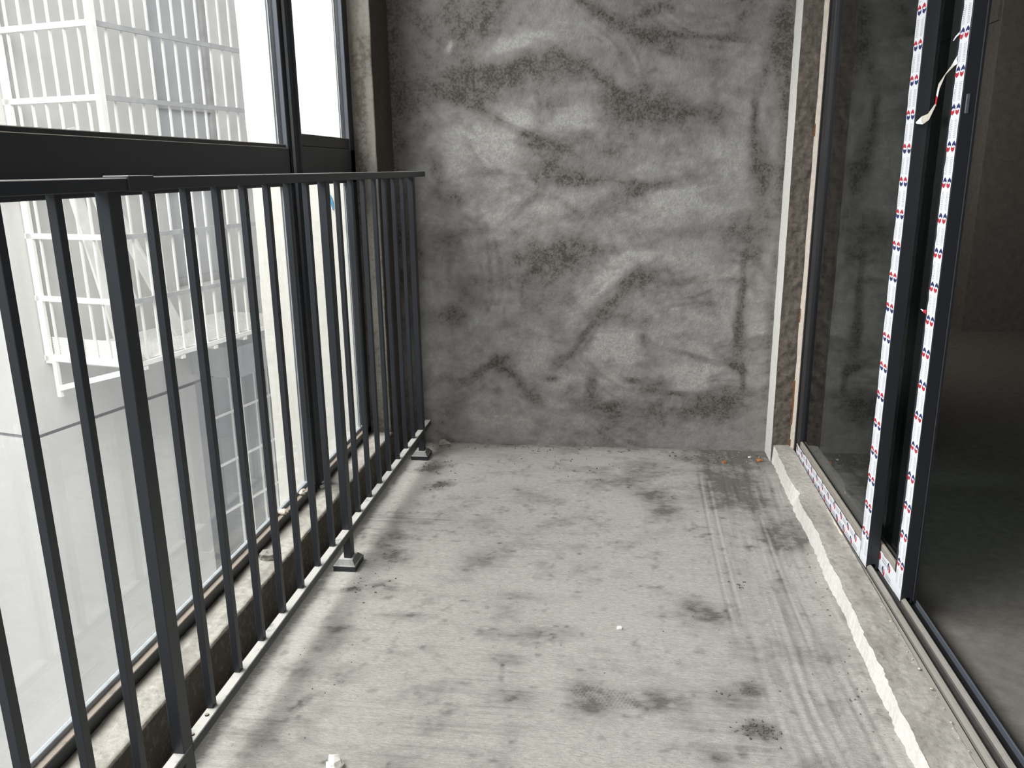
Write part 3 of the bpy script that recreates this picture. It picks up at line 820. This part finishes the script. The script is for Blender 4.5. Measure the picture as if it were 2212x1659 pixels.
# ---------------------------------------------------------------- railing
Y0, SP, ZB, ZU, ZT = 1.141, 0.1147, 0.1188, 1.0797, 1.10
rail = root('guard_railing', (0, 1.6, 0), 'charcoal metal balcony railing with square upright bars before the windows', 'railing')
ym = Y0 + 0.005
onebox('top_rail', (-0.02, 0.017, 1.225, 3.105, ZU, ZT), M['rail'], rail, 0.0015)
bm = bmesh.new()
vs = box(bm, -0.02, 0.017, -1.25, 1.165, ZU, ZT - 0.001)
done('top_rail', bm, M['rail'], rail, bevel=0.0015)
onebox('rail_sleeve', (-0.0225, 0.0195, 1.16, 1.228, ZU - 0.0015, ZT + 0.002), M['rail'], rail, 0.001)
onebox('bottom_rail', (-0.02, 0.0025, 1.160, 3.102, 0.098, ZB), M['rail'], rail, 0.0015)
onebox('bottom_rail', (-0.02, 0.0025, -1.25, 1.158, 0.098, ZB - 0.001), M['rail'], rail, 0.0015)
for y in (1.180, 1.235):
    bm = bmesh.new()
    bmesh.ops.create_cone(bm, cap_ends=True, segments=10, radius1=0.0045, radius2=0.0035, depth=0.004, matrix=Matrix.Translation((-0.009, y, ZB + 0.001)))
    done('screw', bm, M['alu'], rail)
bal = None
for i in range(-20, 17):
    yc = Y0 + SP * i + 0.0065
    if i % 8 == 0:
        onebox('post', (-0.02, 0.0015, yc - 0.016, yc + 0.016, 0.012, ZU), M['rail'], rail, 0.0012)
        bm = bmesh.new()
        b0, t0 = 0.0325, 0.0165
        ring = [(b0, 0.0), (b0, 0.016), (b0 - 0.003, 0.019), (t0 + 0.004, 0.031), (t0, 0.031)]
        prev = None
        for hw, z in ring:
            cur = [bm.verts.new((-0.0125 + sx * hw, yc + sy * hw * 1.22, z)) for sx, sy in ((-1, -1), (1, -1), (1, 1), (-1, 1))]
            if prev:
                for q in range(4): bm.faces.new((prev[q], prev[(q + 1) % 4], cur[(q + 1) % 4], cur[q]))
            else: bm.faces.new(cur[::-1])
            prev = cur
        bm.faces.new(prev)
        done('post_base', bm, M['rail'], rail)
    else:
        if bal is None:
            bal = onebox('baluster', (-0.02, -0.0067, -0.0078, 0.0078, ZB - 0.002, ZU + 0.002), M['rail'], None, 0.0008)
            me = bal.data
            bpy.data.objects.remove(bal)
            bal = True
        o = bpy.data.objects.new('baluster', me)
        o.location = (0, yc, 0)
        link(o, rail)
# ---------------------------------------------------------------- outside: fin wall, neighbour, cages
fin = root('stucco_fin_wall', (-0.50, 3.25, 0), 'warm white stucco wall standing out beyond the window panes', 'wall')
zs = np.linspace(-6, 6, 900); ts = np.linspace(0, 1, 10)
gt, gz = np.meshgrid(ts, zs)
xl = -0.716 + 0.012 * (fbm(gz * 2.2, gz * 0, 141, 3) - 0.5)
P = np.stack([xl + ((-0.238) - xl) * gt, 3.20 - 0.004 * (fbm(gt * 30, gz * 60, 143, 3) - 0.5), gz], -1)
grid_mesh('stucco_face', P, {}, M['stucco'], fin)
onebox('core', (-0.704, -0.238, 3.212, 3.45, -6, 6), M['stucco'], fin)
bm = bmesh.new()
pts = [(-0.3935, 1.012), (-0.3885, 1.006), (-0.3825, 0.985), (-0.3805, 0.962), (-0.3855, 0.954), (-0.3905, 0.968), (-0.3945, 0.992)]
prism(bm, [(x + 0.001, z) for x, z in pts], 'y', 3.1935, 3.199)
done('paint_mark', bm, M['blue'], fin)['label'] = 'small blue paint mark'

A = 0.224
U = Vector((math.cos(A), -math.sin(A), 0)); V = Vector((math.sin(A), math.cos(A), 0)); Z = Vector((0, 0, 1))
C0 = Vector((-2.0, 4.27, 0))                 # outer near corner of the window cage
def L(u, v, z): return C0 + U * u + V * v + Z * z
def lbox(bm, u0, u1, v0, v1, z0, z1):
    vs = box(bm, 0, 1, 0, 1, 0, 1)
    for q in vs:
        a_, b_, c_ = q.co
        q.co = L(u0 + (u1 - u0) * a_, v0 + (v1 - v0) * b_, z0 + (z1 - z0) * c_)
    return vs
def lb(name, dims, mat, parent, bevel=0.0):
    bm = bmesh.new(); lbox(bm, *dims)
    return done(name, bm, mat, parent, bevel=bevel)

WU = -0.70                                   # facade plane
nb = root('apartment_building', L(-1.5, 2, -6), 'pale rendered apartment block across the light well with a caged window', 'building')
vC = -0.165
GZ = -0.435
# facade in bands so that the movement joint and the openings are real
lb('wall', (-4.0, WU, vC, 5.0, GZ + 0.012, 0.0), M['facade'], nb)
lb('wall', (-4.0, WU, vC, 1.22, -7.0, GZ - 0.012), M['facade'], nb)
lb('wall', (-4.0, WU, 2.75, 5.0, -7.0, GZ - 0.012), M['facade'], nb)
lb('wall', (-4.0, WU, 1.22, 2.75, -7.0, -2.2), M['facade'], nb)
lb('joint', (-3.99, WU - 0.015, vC + 0.015, 4.99, GZ - 0.012, GZ + 0.012), M['groove'], nb)
lb('wall', (-4.0, WU, vC, 1.15, 0.0, 7.0), M['facade'], nb)
lb('wall', (-4.0, WU, 1.9, 5.0, 0.0, 7.0), M['facade'], nb)
lb('wall', (-4.0, WU, 1.15, 1.9, 2.6, 7.0), M['facade'], nb)
lb('wall', (-4.0, WU, 1.15, 1.9, 0.0, 0.28), M['facade'], nb)
# glazed opening behind the cage
wf = lb('window', (WU - 0.16, WU - 0.10, 1.15, 1.9, 0.28, 0.34), M['cage_grey'], nb)
bm = bmesh.new()
for d in ((1.15, 1.20, 0.34, 2.6), (1.85, 1.9, 0.34, 2.6), (1.20, 1.85, 1.55, 1.60)):
    lbox(bm, WU - 0.155, WU - 0.105, *d)
done('window_frame', bm, M['cage_grey'], wf)
lb('pane', (WU - 0.14, WU - 0.13, 1.15, 1.9, 0.34, 2.6), M['far_glass'], wf)
# lower recess with its own opening
lb('recess', (WU - 0.45, WU - 0.40, 1.22, 2.75, -2.2, GZ - 0.012), M['facade_dark'], nb)
lb('recess_reveal', (WU - 0.40, WU, 1.22, 1.225, -2.2, GZ - 0.013), M['facade_dark'], nb)
# shelf slab over the lower recess
lb('slab', (WU, WU + 0.42, 1.20, 3.2, GZ + 0.07, GZ + 0.30), M['facade_dark'], nb)

cage = root('window_cage', L(-0.35, 0.6, 0.03), 'white steel security cage projecting from the neighbouring wall, upper one', 'window guard')
VL = 1.62
ZR = (0.03, 0.395, 0.76, 1.13, 1.50, 1.87, 2.24, 2.6)
ZTOP = 2.62
def cb(name, P_, Q_, w, d, mat=None, side=None):
    return onebar(name, P_, Q_, w, d, mat or M['cage'], cage, side or U)
cb('corner_post', L(0, 0, 0.01), L(0, 0, ZTOP), 0.036, 0.036)
cb('corner_post', L(0, VL, 0.01), L(0, VL, ZTOP), 0.03, 0.03)
for k, z in enumerate(ZR):
    cb('cross_rail', L(WU, 0, z), L(0, 0, z), 0.02, 0.030, None, V)
    cb('cross_rail', L(0, 0, z), L(0, VL, z), 0.02, 0.026, M['cage_grey'] if 0 < k else None, U)  # white rails coloured grey here: the long face's shade is painted in
for k in range(1, 7):                        # bars of the near face
    u = -0.101 * k
    cb('bar', L(u, 0.012, 0.03), L(u, 0.012, ZTOP), 0.0115, 0.0115)
for k in range(1, 16):                       # bars of the long face
    v = 0.1035 * k
    cb('bar', L(-0.012, v, 0.03), L(-0.012, v, ZTOP), 0.0115, 0.0115)
cb('cross_rail', L(WU, 0, 0.03), L(WU, VL, 0.03), 0.03, 0.03)
# perforated floor sheet
bm = bmesh.new()
nU, nV = 22, 50
for i in range(nU + 1):
    u = WU + 0.02 + (0.66) * i / nU
    lbox(bm, u - 0.0075, u + 0.0075, 0.02, VL - 0.02, 0.046, 0.05)
for j in range(nV + 1):
    v = 0.02 + (VL - 0.04) * j / nV
    lbox(bm, WU + 0.02, -0.02, v - 0.008, v + 0.008, 0.0455, 0.0505)
done('perforated_sheet', bm, M['cage'], cage)['kind'] = 'stuff'
bm = bmesh.new()                             # upstand of the same perforated sheet behind the bars
for i in range(45):
    u = WU + 0.035 + 0.0145 * i
    lbox(bm, u - 0.0050, u + 0.0050, 0.0265, 0.0285, 0.05, 0.150)
for i in range(8):
    z = 0.050 + 0.0138 * i
    lbox(bm, WU + 0.03, -0.025, 0.026, 0.029, z, z + 0.0092)
done('perforated_sheet', bm, M['cage'], cage)['kind'] = 'stuff'
cb('wall_strip', L(WU + 0.03, 0.0, 0.0), L(WU + 0.03, 0.0, ZTOP), 0.045, 0.02)
for v in (0.06, 0.37, 0.67, 0.97, 1.30):     # joists whose cut ends show under the long rail
    cb('joist', L(WU, v, 0.003), L(0.012, v, 0.003), 0.03, 0.022, None, V)
# triangular bracket
cb('bracket', L(-0.63, 0, 0.015), L(-0.63, 0, -0.21), 0.030, 0.02, None, U)
cb('bracket', L(-0.64, 0, -0.16), L(-0.03, 0, 0.0), 0.02, 0.032, None, V)

rack = root('drying_rack', L(-0.35, 0.35, 0.05), 'white folded drying rack leaning inside the upper cage', 'drying rack')
for (v0, z0, v1, z1, w) in ((-0.0 + 0.03, 1.30, 0.24, 0.06, 0.085), (0.13, 1.36, 0.38, 0.30, 0.045), (0.31, 0.98, 0.74, 0.06, 0.09), (0.18, 1.20, 0.66, 0.34, 0.012)):
    onebar('slat', L(-0.38, v0, z0), L(-0.33, v1, z1), w, 0.018, M['cage'], rack, V)

cage2 = root('window_cage', L(WU, 2.0, -1.3), 'white steel bars before the lower recess of the neighbouring wall', 'window guard')
for v, w in ((1.30, 0.035), (1.55, 0.012), (1.69, 0.012), (1.86, 0.012), (2.03, 0.012), (2.20, 0.012), (2.37, 0.012), (2.54, 0.012)):
    onebar('bar', L(WU + 0.04, v, -2.15), L(WU + 0.04, v, GZ + 0.05), w, w, M['cage'], cage2, U)
for z in (-0.75, -1.15, -1.55, -1.95):
    onebar('cross_rail', L(WU + 0.04, 1.28, z), L(WU + 0.04, 2.70, z), 0.014, 0.022, M['cage'], cage2, U)

onebox('ground', (-30, -0.27, -15, 40, -7.1, -7.0), M['ground'])['kind'] = 'structure'

# ---------------------------------------------------------------- loose bits lying about
def bit(name, c, r, seed, mat, label, cat, sub=2, squash=0.6):
    bm = bmesh.new(); rock(bm, (0, 0, 0), r, seed, sub, squash)
    o = done(name, bm, mat)
    o.location = c
    for p in o.data.polygons: p.use_smooth = False
    return tag(o, label, cat)
def shard(name, c, r, th, seed, mat, label, cat):
    rr = random.Random(seed)
    bm = bmesh.new()
    pts = [(math.cos(t) * r * rr.uniform(.45, 1.1), math.sin(t) * r * rr.uniform(.4, .9)) for t in [k * 6.283 / 7 for k in range(7)]]
    prism(bm, pts, 'z', -th / 2, th / 2)
    o = done(name, bm, mat); o.location = c
    return tag(o, label, cat)
shard('plaster_chip', (0.763, 1.808, 0.003), 0.011, 0.004, 3, M['chip'], 'tiny white plaster chip on the bare middle of the floor', 'chip')
bit('plaster_lump', (0.222, 1.262, 0.008), 0.020, 4, M['chip'], 'white plaster lump on floor by the railing, nearest the camera', 'plaster lump')
bit('mortar_lump', (-0.160, 1.872, LZ + 0.010), 0.019, 5, M['pebble'], 'pale mortar lump lying on the concrete ledge behind the bars', 'mortar lump')
bit('mortar_lump', (-0.208, 2.085, 0.1505), 0.013, 6, M['foam'], 'cream mortar crumb on the window sill, the one nearer the camera', 'mortar lump')
bit('mortar_lump', (-0.206, 2.235, 0.1505), 0.013, 8, M['foam'], 'cream mortar crumb on the window sill against the round mullion', 'mortar lump')
bit('mortar_lump', (0.055, 3.105, 0.018), 0.026, 9, M['pebble'], 'grey mortar lump behind the far railing post at the back wall', 'mortar lump')
bit('brick_crumb', (1.305, 3.050, 0.006), 0.010, 10, M['brick'], 'orange brick crumb in the far corner by the white plaster edge', 'brick crumb')
bit('brick_crumb', (1.168, 3.020, 0.005), 0.009, 11, M['brick'], 'orange brick crumb in the dirt heap along the back wall', 'brick crumb')
shard('plaster_chip', (1.268, 3.070, 0.010), 0.007, 0.004, 12, M['chip'], 'small white chip on the dirt in the far corner', 'chip')
shard('brick_crumb', (0.135, 1.235, 0.004), 0.007, 0.004, 13, M['brick'], 'thin orange brick sliver on floor beside the near railing post', 'brick crumb')

def scatter(name, spots, mat, label, cat, seed):
    rr = random.Random(seed)
    bm = bmesh.new()
    for cx, cy, sx_, sy_, n, r in spots:
        for _ in range(n):
            rad = r * rr.uniform(0.25, 0.95)
            rock(bm, (min(1.33, max(-0.09, rr.gauss(cx, sx_))), min(3.15, rr.gauss(cy, sy_)), rad * 0.35), rad, rr.randrange(99999), 1, 0.7)
    o = done(name, bm, mat)
    return tag(o, label, cat, kind='stuff')
scatter('soil_crumbs', [(1.20, 3.08, 0.09, 0.035, 70, 0.006), (0.45, 3.12, 0.25, 0.02, 50, 0.004), (0.60, 2.95, 0.10, 0.06, 26, 0.004), (0.07, 2.87, 0.04, 0.05, 34, 0.005), (0.12, 2.70, 0.03, 0.03, 16, 0.005),
    (1.045, 1.46, 0.022, 0.015, 60, 0.0035), (0.10, 1.96, 0.03, 0.03, 16, 0.004), (0.04, 1.93, 0.02, 0.008, 10, 0.004), (0.10, 2.11, 0.04, 0.03, 10, 0.0035), (0.10, 1.55, 0.05, 0.05, 8, 0.003),
    (1.09, 2.06, 0.012, 0.01, 12, 0.004), (0.99, 1.86, 0.05, 0.05, 10, 0.003), (1.25, 1.62, 0.04, 0.08, 10, 0.0025), (1.28, 1.75, 0.02, 0.2, 12, 0.0025), (0.6, 1.9, 0.4, 0.5, 60, 0.002), (1.02, 1.58, 0.03, 0.02, 20, 0.003), (1.30, 2.2, 0.01, 0.25, 10, 0.003)],
    M['dark_crumb'], 'dark crumbs of dirt strewn over the concrete floor', 'dirt', 1)
scatter('mortar_grit', [(1.15, 3.09, 0.1, 0.03, 40, 0.005), (0.6, 1.8, 0.4, 0.6, 70, 0.0022), (1.31, 1.9, 0.012, 0.4, 40, 0.0035), (0.08, 2.0, 0.05, 0.5, 40, 0.002)],
    M['pebble'], 'pale mortar grit strewn over the concrete floor', 'grit', 2)

GROUPS = {'plaster_chip': 'white plaster chips', 'mortar_lump': 'mortar lumps', 'brick_crumb': 'orange brick crumbs', 'window_cage': 'white window cages'}
for o in S.objects:
    k = o.name.split('.')[0]
    if k in GROUPS and o.parent is None: o['group'] = GROUPS[k]
    if k == 'protective_film': o['label'] = 'white protective film printed with red and navy emblems'
    if k == 'peeled_film': o['label'] = 'torn scrap of white film hanging loose'
